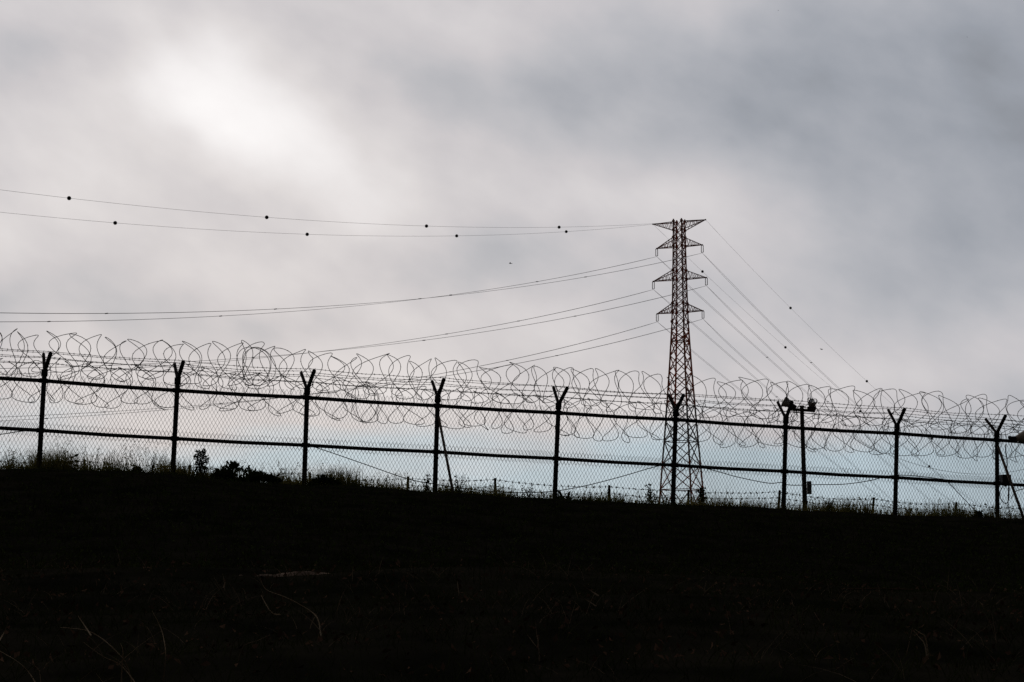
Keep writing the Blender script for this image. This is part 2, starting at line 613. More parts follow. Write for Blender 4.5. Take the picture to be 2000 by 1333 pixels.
ARMS = [  # body py upper, lower, tip half length px, tip at, insulator
    (434, 451, 53.6, 'top', False), (464, 482, 46.5, 'bottom', True), (528, 546, 54.0, 'bottom', True), (593, 610, 46.5, 'bottom', True)]
TIPS, HANG = {}, {}
for ai, (pu, pl, hl, where, ins) in enumerate(ARMS):
    zu, zl = zt(pu), zt(pl)
    zref = zu if where == 'top' else zl
    reach = hl * TY / F / CP * 1.037
    for s in (1, -1):
        tip = np.array([TX, TY, zref]) + U * s * reach
        if where == 'bottom':
            tip[2] -= 0.05
        TIPS[(ai, s)] = tip
        arm = MB().bar(tip - U * s * 0.05, tip + U * s * 0.12, 0.28).build('crossarm', 'backlit_red', pyl)
        side = (0, 1) if s > 0 else (3, 2)
        for ci in side:
            cu, cl = corner(ci, zu), corner(ci, zl)
            for c0 in (cu, cl):
                MB().bar(c0, tip, 0.15).build('chord', 'backlit_red', arm)
            nb = 6
            for b in range(nb):
                t0, t1 = b / nb, (b + 0.55) / nb
                pa = cu + (tip - cu) * t1
                pb = cl + (tip - cl) * t0
                pc = cl + (tip - cl) * min(1, (b + 1) / nb)
                MB().bar(pb, pa, 0.07).build('lacing', 'backlit_red', arm)
                if b < nb - 1:
                    MB().bar(pa, pc, 0.07).build('lacing', 'backlit_red', arm)
        a0, a1 = corner(side[0], zref), corner(side[1], zref)
        for b in range(1, 5):
            t = b / 5
            MB().bar(a0 + (tip - a0) * t, a1 + (tip - a1) * t, 0.07).build('lacing', 'backlit_red', arm)
        if ins:
            bot = tip - np.array([0, 0, 1.75])
            for q in (-0.22, 0.22):
                mb = MB()
                pts, rr = [], []
                for n_ in range(25):
                    t = n_ / 24
                    pts.append(tip + W * 0 + U * q + np.array([0, 0, -0.12 - 1.45 * t]))
                    rr.append(0.10 if n_ % 2 else 0.055)
                mb.tube(pts, rr, 8).build('insulator_string', 'insul', pyl)
            MB().bar(tip + U * 0.26 - np.array([0, 0, 0.1]), tip - U * 0.26 - np.array([0, 0, 0.1]), 0.1).build('yoke', 'cond', pyl)
            MB().bar(bot + U * 0.26 + np.array([0, 0, 0.15]), bot - U * 0.26 + np.array([0, 0, 0.15]), 0.1).build('yoke', 'cond', pyl)
            HANG[(ai, s)] = bot
        else:
            HANG[(ai, s)] = tip

# ------------------------------------------------------------------ overhead lines
DL = np.array([-0.584, -0.812]); DL /= np.linalg.norm(DL)
DR = np.array([0.666, 0.745]); DR /= np.linalg.norm(DR)


def fit_line(P0, D, pix):
    ts, zs, wt = [], [], []
    for px, py in pix:
        q = at(px, py, 1.0)
        k = q[0]
        t = (k * P0[1] - P0[0]) / (D[0] - k * D[1])
        Y = P0[1] + D[1] * t
        ts.append(t); zs.append(at(px, py, Y)[2] - P0[2])
    A = np.stack([ts, np.square(ts)], 1)
    c, *_ = np.linalg.lstsq(A, np.array(zs), rcond=None)
    return c


def t_at(P0, D, px, py):
    k = at(px, py, 1.0)[0]
    return (k * P0[1] - P0[0]) / (D[0] - k * D[1])


def wire_pt(P0, D, c, t):
    return np.array([P0[0] + D[0] * t, P0[1] + D[1] * t, P0[2] + c[0] * t + c[1] * t * t])


def span(name, key, D, pix, tmax, r, label, cat, bundle=0.0, balls=(), spacers=()):
    P0 = HANG[key]
    c = fit_line(P0, D, pix)
    root = thing(name, P0, label, cat, 'overhead lines hung from the pylon')
    perp = np.array([-D[1], D[0], 0])
    for off in ((-bundle / 2, bundle / 2) if bundle else (0,)):
        n = 40
        pts = []
        for i in range(n + 1):
            t = tmax * i / n
            pts.append(wire_pt(P0, D, c, t) + perp * off * min(1.0, t / 1.5))
        MB().tube(pts, r, 5).build('conductor' if bundle else 'cable', 'cond', root)
    for px, py in balls:
        p = wire_pt(P0, D, c, t_at(P0, D, px, py))
        b = MB().ball(p, 0.30, 16, 12).build('marker_ball', 'ball', root, True)
        MB().tube([p - np.array([D[0], D[1], 0]) * 0.36, p + np.array([D[0], D[1], 0]) * 0.36], 0.05, 6).build('clamp', 'cond', b)
    for t in spacers:
        if t < tmax:
            p = wire_pt(P0, D, c, t)
            MB().bar(p - perp * (bundle / 2 + 0.08), p + perp * (bundle / 2 + 0.08), 0.13).build('spacer', 'cond', root)
    # armour rods beside the clamp
    if not bundle:
        for off in ((-bundle / 2, bundle / 2) if bundle else (0,)):
            a_, b_ = wire_pt(P0, D, c, 1.5) + perp * off, wire_pt(P0, D, c, 4.0) + perp * off
            MB().tube([a_, b_], r * 1.2, 5).build('armour_rod', 'cond', root)
    return c


span('earth_wire', (0, 1), DL, [(0, 372), (135, 387), (521, 424), (833, 442), (1092, 445)], 235, 0.020,
     'upper of the two thin wires with dark balls running left from the pylon top', 'wire',
     balls=[(1092, 445), (833, 442), (521, 424), (135, 387)])
span('earth_wire', (0, -1), DL, [(0, 416), (225, 435), (600, 457), (892, 461), (1106, 455)], 215, 0.020,
     'lower of the two thin wires with dark balls running left from the pylon top', 'wire',
     balls=[(1106, 455), (892, 461), (600, 457), (225, 435)])
span('earth_wire', (0, 1), DR, [(1544, 602), (1693, 745), (1820, 857)], 330, 0.018,
     'thin ball-marked wire descending right from the right tip of the pylon top', 'wire',
     balls=[(1544, 602), (1693, 745), (1820, 857)])
span('earth_wire', (0, -1), DR, [(1372, 530), (1534, 679), (1680, 804), (1815, 911)], 330, 0.018,
     'thin ball-marked wire descending right from behind the pylon head', 'wire',
     balls=[(1372, 530), (1534, 679), (1680, 804), (1815, 911)])
NM = {1: 'top', 2: 'middle', 3: 'lowest'}
LEFT = {
    (1, -1): [(1111, 539), (894, 575), (730, 594), (632, 604), (295, 624), (0, 629)],
    (1, 1): [(1317, 508), (1197, 531), (1005, 562), (700, 595), (397, 610), (0, 611)],
    (2, -1): [(1108, 607), (888, 650), (700, 679), (500, 700)],
    (2, 1): [(1314, 575), (1207, 600), (996, 641), (745, 675), (600, 691), (400, 704)],
    (3, -1): [(1116, 675), (937, 714), (640, 767), (500, 784), (340, 799), (0, 822)],
    (3, 1): [(1308, 641), (1205, 669), (992, 715), (640, 765), (340, 797), (0, 815)],
}
RIGHT = {
    (1, 1): [(1504, 630), (1600, 724), (1631, 752)],
    (2, 1): [(1511, 688), (1582, 754)],
    (3, 1): [(1417, 667), (1507, 746), (1531, 766)],
    (1, -1): [(1360, 570), (1426, 634), (1532, 730), (1570, 761)],
    (2, -1): [(1360, 638), (1418, 689), (1522, 780)],
    (3, -1): [(1360, 692), (1405, 730), (1447, 763)],
}
for key, pix in LEFT.items():
    tip = 'left' if key[1] < 0 else 'right'
    span('power_line', key, DL, pix, 220, 0.025,
         f'twin conductor running left from the {tip} insulator of the {NM[key[0]]} insulated crossarm', 'power line', bundle=0.40,
         spacers=[40 + key[0] * 5, 85 + key[1] * 12, 128 + key[0] * 6, 170])
for key, pix in RIGHT.items():
    tip = 'left' if key[1] < 0 else 'right'
    span('power_line', key, DR, pix, 300, 0.025,
         f'twin conductor descending right from the {tip} insulator of the {NM[key[0]]} insulated crossarm', 'power line', bundle=0.40,
         spacers=[36 + key[0] * 5, 66 + key[1] * 6])

# ------------------------------------------------------------------ security fence
PB = [fpt(p[0], p[1]) for p in POSTS]
for b, p in zip(PB, POSTS):
    b[2] = min(b[2], float(gz(b[0], b[1])))


def pt3(i, a, b, off=0.0):
    """point of post i seen at (a, b), in the post's own plane"""
    return at(a, b, PB[i][1] + off)


fence = thing('security_fence', PB[5], 'long dark chain link fence with forked post tops on the grassy crest', 'fence')
PM, PT, PF, AFAR, ANEAR = [], [], [], [], []
fn3 = np.array([FN[0], FN[1], 0])
fd3 = np.array([FD[0], FD[1], 0])
for i, p in enumerate(POSTS):
    PM.append(pt3(i, p[2], p[3])); PT.append(pt3(i, p[4], p[5])); PF.append(pt3(i, p[6], p[7]))
    lean = (PF[i] - PB[i]) / np.linalg.norm(PF[i] - PB[i])
    A_ = PF[i] + lean * 0.42 + fn3 * 0.42
    B_ = PF[i] + lean * 0.47 - fn3 * 0.42
    # let the arms meet the tips seen in the photograph, keeping their reach
    A_ = at(p[8], p[9], A_[1]); B_ = at(p[10], p[11], B_[1])
    AFAR.append(A_); ANEAR.append(B_)
    foot = PB[i] - lean * 0.35
    po = MB().tube([foot, PB[i], (PB[i] + PF[i]) / 2, PF[i] + lean * 0.03], [0.060, 0.060, 0.056, 0.056], 10).build('post', 'post', fence, True)
    MB().tube([PF[i] - lean * 0.10, PF[i] + lean * 0.06], 0.074, 10).build('collar', 'post', po, True)
    MB().tube([PF[i] - fn3 * 0.02, A_], 0.038, 8).build('arm', 'arm', po)
    MB().tube([PF[i] + fn3 * 0.02, B_], 0.046, 8).build('arm', 'post', po)
for i in range(len(POSTS) - 1):
    for lst, r in ((PT, 0.046), (PM, 0.044)):
        a, b = lst[i] + fn3 * 0.005, lst[i + 1] + fn3 * 0.005
        m1 = a * 0.5 + b * 0.5 - np.array([0, 0, 0.012])
        MB().tube([a, m1, b], r, 8).build('rail', 'post', fence, True)
    for lst in (PT, PM):      # rail clamps at the posts
        d = (lst[i + 1] - lst[i]) / np.linalg.norm(lst[i + 1] - lst[i])
        MB().tube([lst[i] - d * 0.09, lst[i] + d * 0.09], 0.058, 8).build('rail_clamp', 'post', fence)


def mesh_panel(i, zlo, zhi, name, offb):
    """chain link of bay i: tall diamonds; zlo/zhi give lower and upper edge points at both posts"""
    mb = MB()
    (l0, l1), (h0, h1) = zlo, zhi
    Wd = np.linalg.norm((l1 - l0)[:2])
    w = 0.044
    cols = max(4, int(round(Wd / w)))
    V, Fc = [], []
    r = 0.0043
    ph = random.uniform(0, 6.28)
    for cidx in range(cols):
        u0 = (cidx + 0.5) / cols
        lo_ = l0 + (l1 - l0) * u0
        hi_ = h0 + (h1 - h0) * u0
        H = np.linalg.norm(hi_ - lo_)
        rows = int(round(H / 0.080))
        rows += (rows % 2)
        pts = []
        for jrow in range(rows + 1):
            v = jrow / rows
            p = lo_ + (hi_ - lo_) * v
            s = (1 if (jrow + cidx) % 2 else -1)
            sag = 0.010 * math.sin(ph + u0 * 9 + v * 3) + random.gauss(0, 0.003)
            pts.append(p + fd3 * (s * w * 0.5 + 0.008 * math.sin(ph + 5 * u0 + 4 * v)) + fn3 * (0.055 + offb + s * 0.006 + sag) + np.array([0, 0, random.gauss(0, 0.003) + 0.006 * math.sin(u0 * 23 + ph)]))
        mb.tube(pts, r, 3, cap=False)
    o = mb.build(name, 'mesh', fence)
    return o


for i in range(len(POSTS) - 1):
    up = [(PT[k] - PM[k]) / np.linalg.norm(PT[k] - PM[k]) for k in (i, i + 1)]
    mesh_panel(i, (PM[i] - up[0] * 0.13, PM[i + 1] - up[1] * 0.13), (PT[i] + up[0] * 0.17, PT[i + 1] + up[1] * 0.17), 'mesh_panel', 0.0)
    g0 = PB[i].copy(); g1 = PB[i + 1].copy()
    mesh_panel(i, (g0 - up[0] * 0.05, g1 - up[1] * 0.05), (PM[i] + up[0] * 0.17, PM[i + 1] + up[1] * 0.17), 'mesh_panel', 0.02)


def barbed(pts, r, step, barb, sides=4, br=None):
    mb = MB()
    P = np.array(pts)
    mb.tube(P, r, sides)
    seg = np.linalg.norm(np.diff(P, axis=0), axis=1)
    cum = np.concatenate([[0], np.cumsum(seg)])
    t = step * 0.5
    br = br or r * 0.8
    while t < cum[-1]:
        c = np.array([np.interp(t, cum, P[:, k]) for k in range(3)])
        for q in range(2):
            d = np.array([random.gauss(0, 0.6), random.gauss(0, 1), random.gauss(0, 1)])
            d /= np.linalg.norm(d)
            mb.tube([c - d * barb, c + d * barb], br, 3, cap=False)
        t += step * random.uniform(0.85, 1.15)
    return mb


for tips in (AFAR, ANEAR):
    for fr in (0.36, 0.68, 0.97):
        pts = []
        for i in range(len(POSTS) - 1):
            a = PF[i] + (tips[i] - PF[i]) * fr
            b = PF[i + 1] + (tips[i + 1] - PF[i + 1]) * fr
            sg = random.uniform(0.01, 0.06)
            for k in range(10):
                t = k / 10
                pts.append(a + (b - a) * t + np.array([0, 0, 0.045 - sg * 4 * t * (1 - t) + random.gauss(0, 0.004)]))
        barbed(pts, 0.0065, 0.11, 0.022).build('barbed_strand', 'wire', fence)
# diagonal braces (behind the fence posts)
def pole(pa, pb, r, name, m, parent, sides=8):
    return MB().tube([pa, (pa + pb) / 2, pb], r, sides).build(name, m, parent, True)
b1 = fpt(887, 985, -0.6); b1[2] = float(gz(b1[0], b1[1])) - 0.1
br_ = pole(fpt(857, 815, -0.06), b1, 0.034, 'brace', 'brace', fence)
br_['label'] = 'pale rusty diagonal brace pipe'
b2 = fpt(2004, 1022, -0.7); b2[2] = float(gz(b2[0], b2[1])) - 0.1
br2 = pole(fpt(1949, 872, -0.06), b2, 0.036, 'brace', 'brace', fence)
br2['label'] = 'brown diagonal brace pipe'

# ------------------------------------------------------------------ razor wire coils
def coil_axis(rows, off):
    P = np.array([fpt(px, py, off) for px, py in rows])
    seg = np.linalg.norm(np.diff(P, axis=0), axis=1)
    cum = np.concatenate([[0], np.cumsum(seg)])
    return P, cum


def make_coil(axis_px, off, R, pitch, label, bunch=None, seed=1, jit=1.0):
    """concertina: neighbouring turns are clipped together, so the turns zigzag along the axis"""
    rs = random.Random(seed)
    P, cum = coil_axis(axis_px, off)
    total = cum[-1]
    per = 40
    pos, turn = [], 0.0
    # list of axial positions per turn, uneven pitch, bunched at an end if asked
    starts, s = [], 0.0
    lim = total
    while s < lim:
        starts.append(s)
        s += pitch * rs.uniform(0.72, 1.32)
    starts.append(s)
    nT = len(starts) - 1
    rad = [R * rs.uniform(0.86, 1.08) for _ in range(nT + 1)]
    ex = [rs.uniform(-0.09, 0.07) for _ in range(nT + 1)]
    amp = [rs.uniform(0.7, 1.5) for _ in range(nT + 1)]
    phs = [rs.gauss(0, 0.40 * jit) for _ in range(nT + 1)]
    tilt = [rs.gauss(0, 0.07 * jit) for _ in range(nT + 1)]
    kink = [[(rs.uniform(0, 6.28), rs.gauss(0, 0.03 * jit)) for _ in range(3)] for _ in range(nT + 1)]
    pts = []
    for n in range(nT):
        for k in range(per):
            f = k / per
            th = 2 * math.pi * f
            ss = starts[n] + (starts[n + 1] - starts[n]) * f
            lp = lambda a: a[n] * (1 - f) + a[n + 1] * f
            loc = (starts[min(n + 1, nT)] - starts[max(n - 1, 0)]) / (2 if 0 < n < nT else 1)
            g_ = th + 2 * math.pi * n
            ph_ = 2.5 * g_ - 1.25 * math.pi + lp(phs)
            cz_ = math.cos(ph_)
            ss += loc * lp(amp) * (0.50 * cz_ + 0.27 * math.cos(1.5 * g_ + 2.0 + 2.5 * lp(phs))) + lp(tilt) * math.sin(th)
            rr = lp(rad) * (1.0 + 0.012 * abs(cz_) ** 4)
            for (a0, am), (a1, am1) in zip(kink[n], kink[n + 1]):
                rr += am * (1 - f) * math.exp(-((th - a0) / 0.35) ** 2) + am1 * f * math.exp(-((th - a1) / 0.35) ** 2)
            ssc = min(max(ss, -0.4), total + 0.4)
            c = np.array([np.interp(ssc, cum, P[:, q]) for q in range(3)])
            c = c + fd3 * (ss - min(max(ss, 0), total))
            pts.append(c + np.array([0, 0, 1.0]) * (math.sin(th) * rr + lp(ex)) + fn3 * math.cos(th) * rr * 0.95)
    pts = np.array(pts)
    root = thing('razor_wire_coil', P[0], label, 'razor wire', 'razor wire coils along the fence top')
    MB().tube(pts, 0.0074, 5).build('coil_wire', 'wire', root)
    if bunch:                 # the tied turns at the coil's end, swung round towards the camera
        bc = fpt(bunch[0], bunch[1], off)
        for q in range(bunch[4]):
            yw = bunch[2] + rs.gauss(0, 0.10)
            dv = fn3 * math.cos(yw) + fd3 * math.sin(yw)
            ctr = bc + fd3 * rs.gauss(0, 0.035) + np.array([0, 0, rs.gauss(0, 0.02)])
            ra = bunch[3] * rs.uniform(0.95, 1.04); sq = rs.uniform(0.92, 1.05)
            lp_ = [ctr + dv * math.cos(a) * ra * sq + np.array([0, 0, 1.0]) * math.sin(a) * ra + fd3 * 0.04 * math.sin(2 * a + q) for a in np.linspace(0, 6.4, 44)]
            MB().tube(lp_, 0.0072, 5).build('tied_turn', 'wire', root)
    bb = MB()
    for i in range(2, len(pts) - 2, 2):
        d = pts[i + 1] - pts[i - 1]; d /= np.linalg.norm(d) + 1e-9
        u = np.cross(d, np.array([rs.gauss(0, 1), rs.gauss(0, 1), rs.gauss(0, 1)])); u /= np.linalg.norm(u) + 1e-9
        a = pts[i]
        bb.add([a + d * 0.015, a + u * 0.016 + d * 0.010, a - d * 0.015, a - u * 0.016 - d * 0.010], [(0, 1, 2, 3)])
    bb.build('blade', 'wire', root)['kind'] = 'stuff'
    return root


make_coil([(-200, 676), (75, 690), (345, 708), (515, 716)], 0.0, 0.50, 0.30, 'tall razor wire coil on the left fence top up to its thick bunched end', bunch=(500, 716, 1.15, 0.45, 3), seed=3)
make_coil([(520, 722), (600, 724), (855, 742), (1091, 757), (1320, 772), (1535, 786), (1750, 798), (1947, 812), (2146, 824)], 0.0, 0.49, 0.305,
          'tall razor wire coil on the fence top from the bunched loops to the right edge', seed=11)
make_coil([(-200, 726), (75, 742), (345, 760), (600, 778), (690, 782)], 0.50, 0.46, 0.33, 'lower razor wire coil behind the top rail on the left', seed=21)
make_coil([(700, 788), (855, 797), (1091, 813), (1320, 826), (1535, 840), (1750, 852), (1947, 862), (2146, 874)], 0.50, 0.47, 0.30,
          'lower razor wire coil behind the top rail from the middle to the right', bunch=(715, 786, 1.0, 0.46, 2), seed=34)

# ------------------------------------------------------------------ low stake fence behind
sf_pts = [(165, 898, 940), (371, 909, 945), (605, 923, 960), (797, 931, 976), (967, 934, 985), (1190, 948, 996), (1345, 957, 1002), (1523, 958, 1012), (1707, 972, 1022), (1868, 981, 1028)]
lean_px = {1523: -6, 1707: -5, 1868: -3, 1190: -1}
sf0 = fpt(967, 985, 2.2)
stakes = thing('stake_fence', sf0, 'low fence of short stakes strung with barbed wire behind the chain link', 'fence')
tops, bases = [], []
for k, (px, pt_, pb_) in enumerate([(-90, 888, 930)] + sf_pts + [(2060, 990, 1036)]):
    Y = on_line(px, pt_, 2.2)
    a, b = at(px, pt_, Y), at(px + lean_px.get(px, 0), pb_, Y)
    b[2] = min(b[2], float(gz(b[0], b[1])) - 0.2)
    tops.append(a); bases.append(at(px + lean_px.get(px, 0), pb_, Y))
    MB().tube([b, (a + b) / 2 + fd3 * random.gauss(0, 0.01), a], [0.036, 0.034, 0.032], 6).build('stake', 'wood', stakes)
for dn in (0.04, 0.20, 0.34, 0.48):
    pts = []
    for k in range(len(tops) - 1):
        a, b = tops[k] - np.array([0, 0, dn]), tops[k + 1] - np.array([0, 0, dn])
        sg = random.uniform(0.02, 0.10)
        for j in range(14):
            t = j / 14
            pts.append(a + (b - a) * t - np.array([0, 0, sg * 4 * t * (1 - t) + random.gauss(0, 0.004)]))
    barbed(pts, 0.005, 0.17, 0.038, br=0.012).build('barbed_strand', 'wire', stakes)

# ------------------------------------------------------------------ cables on the fence
def smooth_path(pix, off, n=8):
    P = np.array([fpt(a, b, off) for a, b in pix])
    out = []
    for i in range(len(P) - 1):
        p0, p1, p2, p3 = P[max(i - 1, 0)], P[i], P[i + 1], P[min(i + 2, len(P) - 1)]
        for j in range(n):
            t = j / n
            out.append(0.5 * ((2 * p1) + (-p0 + p2) * t + (2 * p0 - 5 * p1 + 4 * p2 - p3) * t * t + (-p0 + 3 * p1 - 3 * p2 + p3) * t ** 3))
    out.append(P[-1])
    return np.array(out)


def cable(pix, off, r, label):
    pts = smooth_path(pix, off)
    o = MB().tube(pts, r, 6).build('cable', 'black', None, True)
    return tag(o, label, 'cable')


cable([(596, 868), (640, 882), (715, 908), (797, 936), (850, 946), (885, 952)], 0.14, 0.010, 'thin black cable drooping from the mid rail to the pale brace')
cable([(885, 952), (960, 960), (1050, 962), (1120, 954), (1200, 935), (1280, 912), (1318, 905)], 0.14, 0.010, 'thin black cable sagging between the pale brace and the post before the pylon')
cable([(1318, 905), (1385, 917), (1440, 932), (1500, 944), (1525, 943), (1545, 948), (1600, 947), (1650, 946), (1700, 939), (1735, 930), (1775, 929), (1830, 935), (1848, 940), (1880, 972), (1912, 1006)], 0.14, 0.010,
      'thin black cable sagging behind the lamp pole and dropping to the grass at right')
cable([(-60, 856), (0, 849), (40, 843), (79, 841)], 0.14, 0.010, 'short black cable rising to the leftmost post')
cable([(1965, 868), (1964, 880), (1967, 900), (1966, 928)], 0.12, 0.014, 'vertical black cable entering the box beside the rightmost post')
cable([(1960, 948), (1953, 962), (1955, 975), (1964, 984), (1970, 976), (1971, 950)], 0.12, 0.012, 'black cable loop hanging under the box at the rightmost post')
cable([(1970, 948), (1969, 985), (1973, 1003), (1978, 1026)], 0.12, 0.012, 'black cable dropping from the box to the ground at the rightmost post')
cable([(1974, 975), (1982, 962), (1992, 957), (2012, 953)], 0.12, 0.010, 'black cable bending right towards the edge of the picture')

# control box on the rightmost post
cb = fpt(1963.5, 938, 0.16)
bx = thing('control_box', cb, 'small black box fixed to the mid rail beside the rightmost post', 'box')
MB().box(cb, (0.26, 0.16, 0.28), fd3).build('housing', 'black', bx)
MB().box(cb - fn3 * 0.087, (0.22, 0.012, 0.24), fd3).build('door', 'black', bx)
MB().box(cb - np.array([0, 0, 0.155]), (0.06, 0.05, 0.03), fd3).build('cable_gland', 'black', bx)

# ------------------------------------------------------------------ lamp pole
LP_OFF = 0.9
ltop = fpt(1566, 795, LP_OFF)
lbot = at(1573, 1012, ltop[1])
lbot[2] = min(lbot[2], float(gz(lbot[0], lbot[1])) - 0.15)
lp = thing('lamp_pole', lbot, 'thick dark pole with a short crossarm and two floodlights behind the fence', 'lamp pole')
MB().tube([lbot, lbot * 0.5 + ltop * 0.5, ltop], [0.064, 0.058, 0.052], 12).build('pole', 'pole', lp, True)
MB().tube([ltop - (ltop - lbot) * 0.001, ltop + np.array([0, 0, 0.03])], 0.066, 12).build('cap', 'pole', lp, True)
ca, cbb = at(1541, 800, ltop[1] - 0.07), at(1592, 803, ltop[1] - 0.07)
MB().bar(ca, cbb, 0.065).build('crossarm', 'pole', lp)
sb = at(1580.5, 953, ltop[1] - 0.03)
sbo = MB().box(sb, (0.105, 0.13, 0.33), (1, 0, 0), (0.02, 0, 1)).build('switch_box', 'box', lp)
MB().box(sb + np.array([-0.01, -0.07, 0.0]), (0.07, 0.012, 0.26), (1, 0, 0)).build('lid', 'box', sbo)


def floodlight(c, aim, r, Ln, name, parent, hoodm, body='black', guard=False, frac=0.35):
    """round floodlight: body cup, flaring hood, front glass, stirrup"""
    aim = np.array(aim, float); aim /= np.linalg.norm(aim)
    c = np.array(c)
    b = MB().tube([c - aim * Ln * 0.62, c - aim * Ln * 0.58, c - aim * Ln * 0.3, c - aim * Ln * 0.1], [r * 0.25, r * 0.42, r * 0.5, r * 0.6], 12).build(name, body, parent, True)
    MB().tube([c - aim * Ln * 0.1, c + aim * Ln * 0.2, c + aim * Ln * 0.36, c + aim * Ln * 0.38], [r * 0.6, r * 0.9, r, r * 0.97], 14).build('hood', hoodm, b, True)
    MB().tube([c + aim * Ln * 0.385, c + aim * Ln * 0.42, c + aim * Ln * 0.45], [r * 0.93, r * 0.8, r * 0.3], 14).build('lens', 'glass', b, True)
    if guard:
        u = np.cross(aim, [0, 0, 1.0]); u /= np.linalg.norm(u)
        v = np.cross(u, aim)
        for k in range(6):
            a = math.pi * 2 * k / 6
            d = u * math.cos(a) + v * math.sin(a)
            MB().tube([c + d * r * 1.0 + aim * Ln * 0.2, c + d * r * 1.25 + aim * Ln * 0.6, c + d * r * 0.8 + aim * Ln * 0.75], 0.008, 4).build('guard_wire', 'pole', b)
    return b


c1 = at(1540, 789, ltop[1] - 0.12)
floodlight(c1, (-0.75, 0.15, 0.45), 0.14, 0.36, 'floodlight', lp, 'palehood', 'black')
MB().tube([ca + np.array([0.02, 0, 0]), c1 + np.array([0.10, 0, -0.10]), c1 + np.array([0.0, 0.0, -0.02])], 0.03, 6).build('stirrup', 'pole', lp)
c2 = at(1585, 793, ltop[1] - 0.10)
floodlight(c2, (0.12, -0.25, 0.95), 0.115, 0.26, 'floodlight', lp, 'palehood', 'black', True)
MB().ball(at(1585, 785, ltop[1] - 0.10), 0.085, 12, 8).build('glass_dome', 'glass', lp, True)
MB().box(at(1585, 798, ltop[1] - 0.10), (0.22, 0.13, 0.09), (1, 0, 0.03)).build('lamp_base', 'black', lp)

# lamp at the right edge, on its own post just out of frame
rp = fpt(2038, 1030, -0.9)
rp[2] = float(gz(rp[0], rp[1])) - 0.2
rl = thing('edge_lamp', rp, 'tan-hooded floodlight with a black neck poking in at the right edge', 'lamp')
rtop = at(2038, 838, rp[1])
MB().tube([rp, rtop], 0.05, 10).build('pole', 'pole', rl, True)
ha, hb = at(1985, 856, rp[1] - 0.1), at(2030, 851, rp[1] - 0.16)
ax = (hb - ha) / np.linalg.norm(hb - ha)
MB().tube([at(1969, 855, rp[1] - 0.1), at(1972, 855, rp[1] - 0.1), at(1976, 856, rp[1] - 0.1), ha + ax * 0.03], [0.035, 0.05, 0.045, 0.05], 10).build('neck', 'black', rl, True)
hd = MB().tube([ha, ha + ax * 0.10, ha + ax * 0.24, ha + ax * 0.42], [0.06, 0.12, 0.19, 0.24], 18).build('hood', 'hood', rl, True)
hd['label'] = 'tan flaring lamp hood'
MB().tube([ha + ax * 0.04 - np.array([0, 0, 0.09]), ha + ax * 0.24 - np.array([0, 0, 0.15]), rtop - np.array([0, 0, 0.16])], 0.045, 8).build('bracket', 'black', rl)

# ------------------------------------------------------------------ birds
def bird(px, py, Y, span_, bank, yaw, label):
    c = at(px, py, Y)
    root = thing('bird', c, label, 'bird')
    f = np.array([math.cos(yaw), math.sin(yaw), 0.12]); f /= np.linalg.norm(f)
    s = np.cross([0, 0, 1.0], f); s /= np.linalg.norm(s)
    u = np.cross(f, s)
    L_ = span_ * 0.55
    MB().tube([c - f * L_ * 0.6, c - f * L_ * 0.42, c - f * L_ * 0.1, c + f * L_ * 0.2, c + f * L_ * 0.36, c + f * L_ * 0.45, c + f * L_ * 0.52],
              [0.06 * span_, 0.03 * span_, 0.07 * span_, 0.075 * span_, 0.045 * span_, 0.04 * span_, 0.005 * span_], 8).build('body', 'bird', root, True)
    for sg in (-1, 1):
        up_ = u * (bank if sg > 0 else bank * 0.3)
        a = c + f * L_ * 0.18; b = c - f * L_ * 0.15
        m_ = c + s * sg * span_ * 0.25 + up_ * span_ * 0.25
        t_ = c + s * sg * span_ * 0.5 + up_ * span_ * 0.30 - f * L_ * 0.25
        mb = MB()
        th = u * 0.012 * span_
        V = [a, b, m_ - f * L_ * 0.22, m_ + f * L_ * 0.16, t_]
        mb.add([v + th for v in V] + [v - th for v in V], [(0, 1, 2, 3), (3, 2, 4), (8, 7, 6, 5), (9, 7, 8), (1, 0, 5, 6), (0, 3, 8, 5), (3, 4, 9, 8), (2, 1, 6, 7), (4, 2, 7, 9)])
        mb.build('wing', 'bird', root)
    return root


bird(997, 515, 120, 0.34, 0.5, 2.8, 'tiny dark bird flying in the middle of the sky left of the pylon')
bird(1605, 683, 130, 0.30, 0.9, 0.6, 'tiny dark bird flying just above the wires right of the pylon')
bird(1520, 21, 160, 0.16, 0.6, 0.3, 'speck of a bird high in the sky at the top edge')
bird(1889, 73, 160, 0.14, 0.6, 2.0, 'speck of a bird high in the top right corner of the sky')

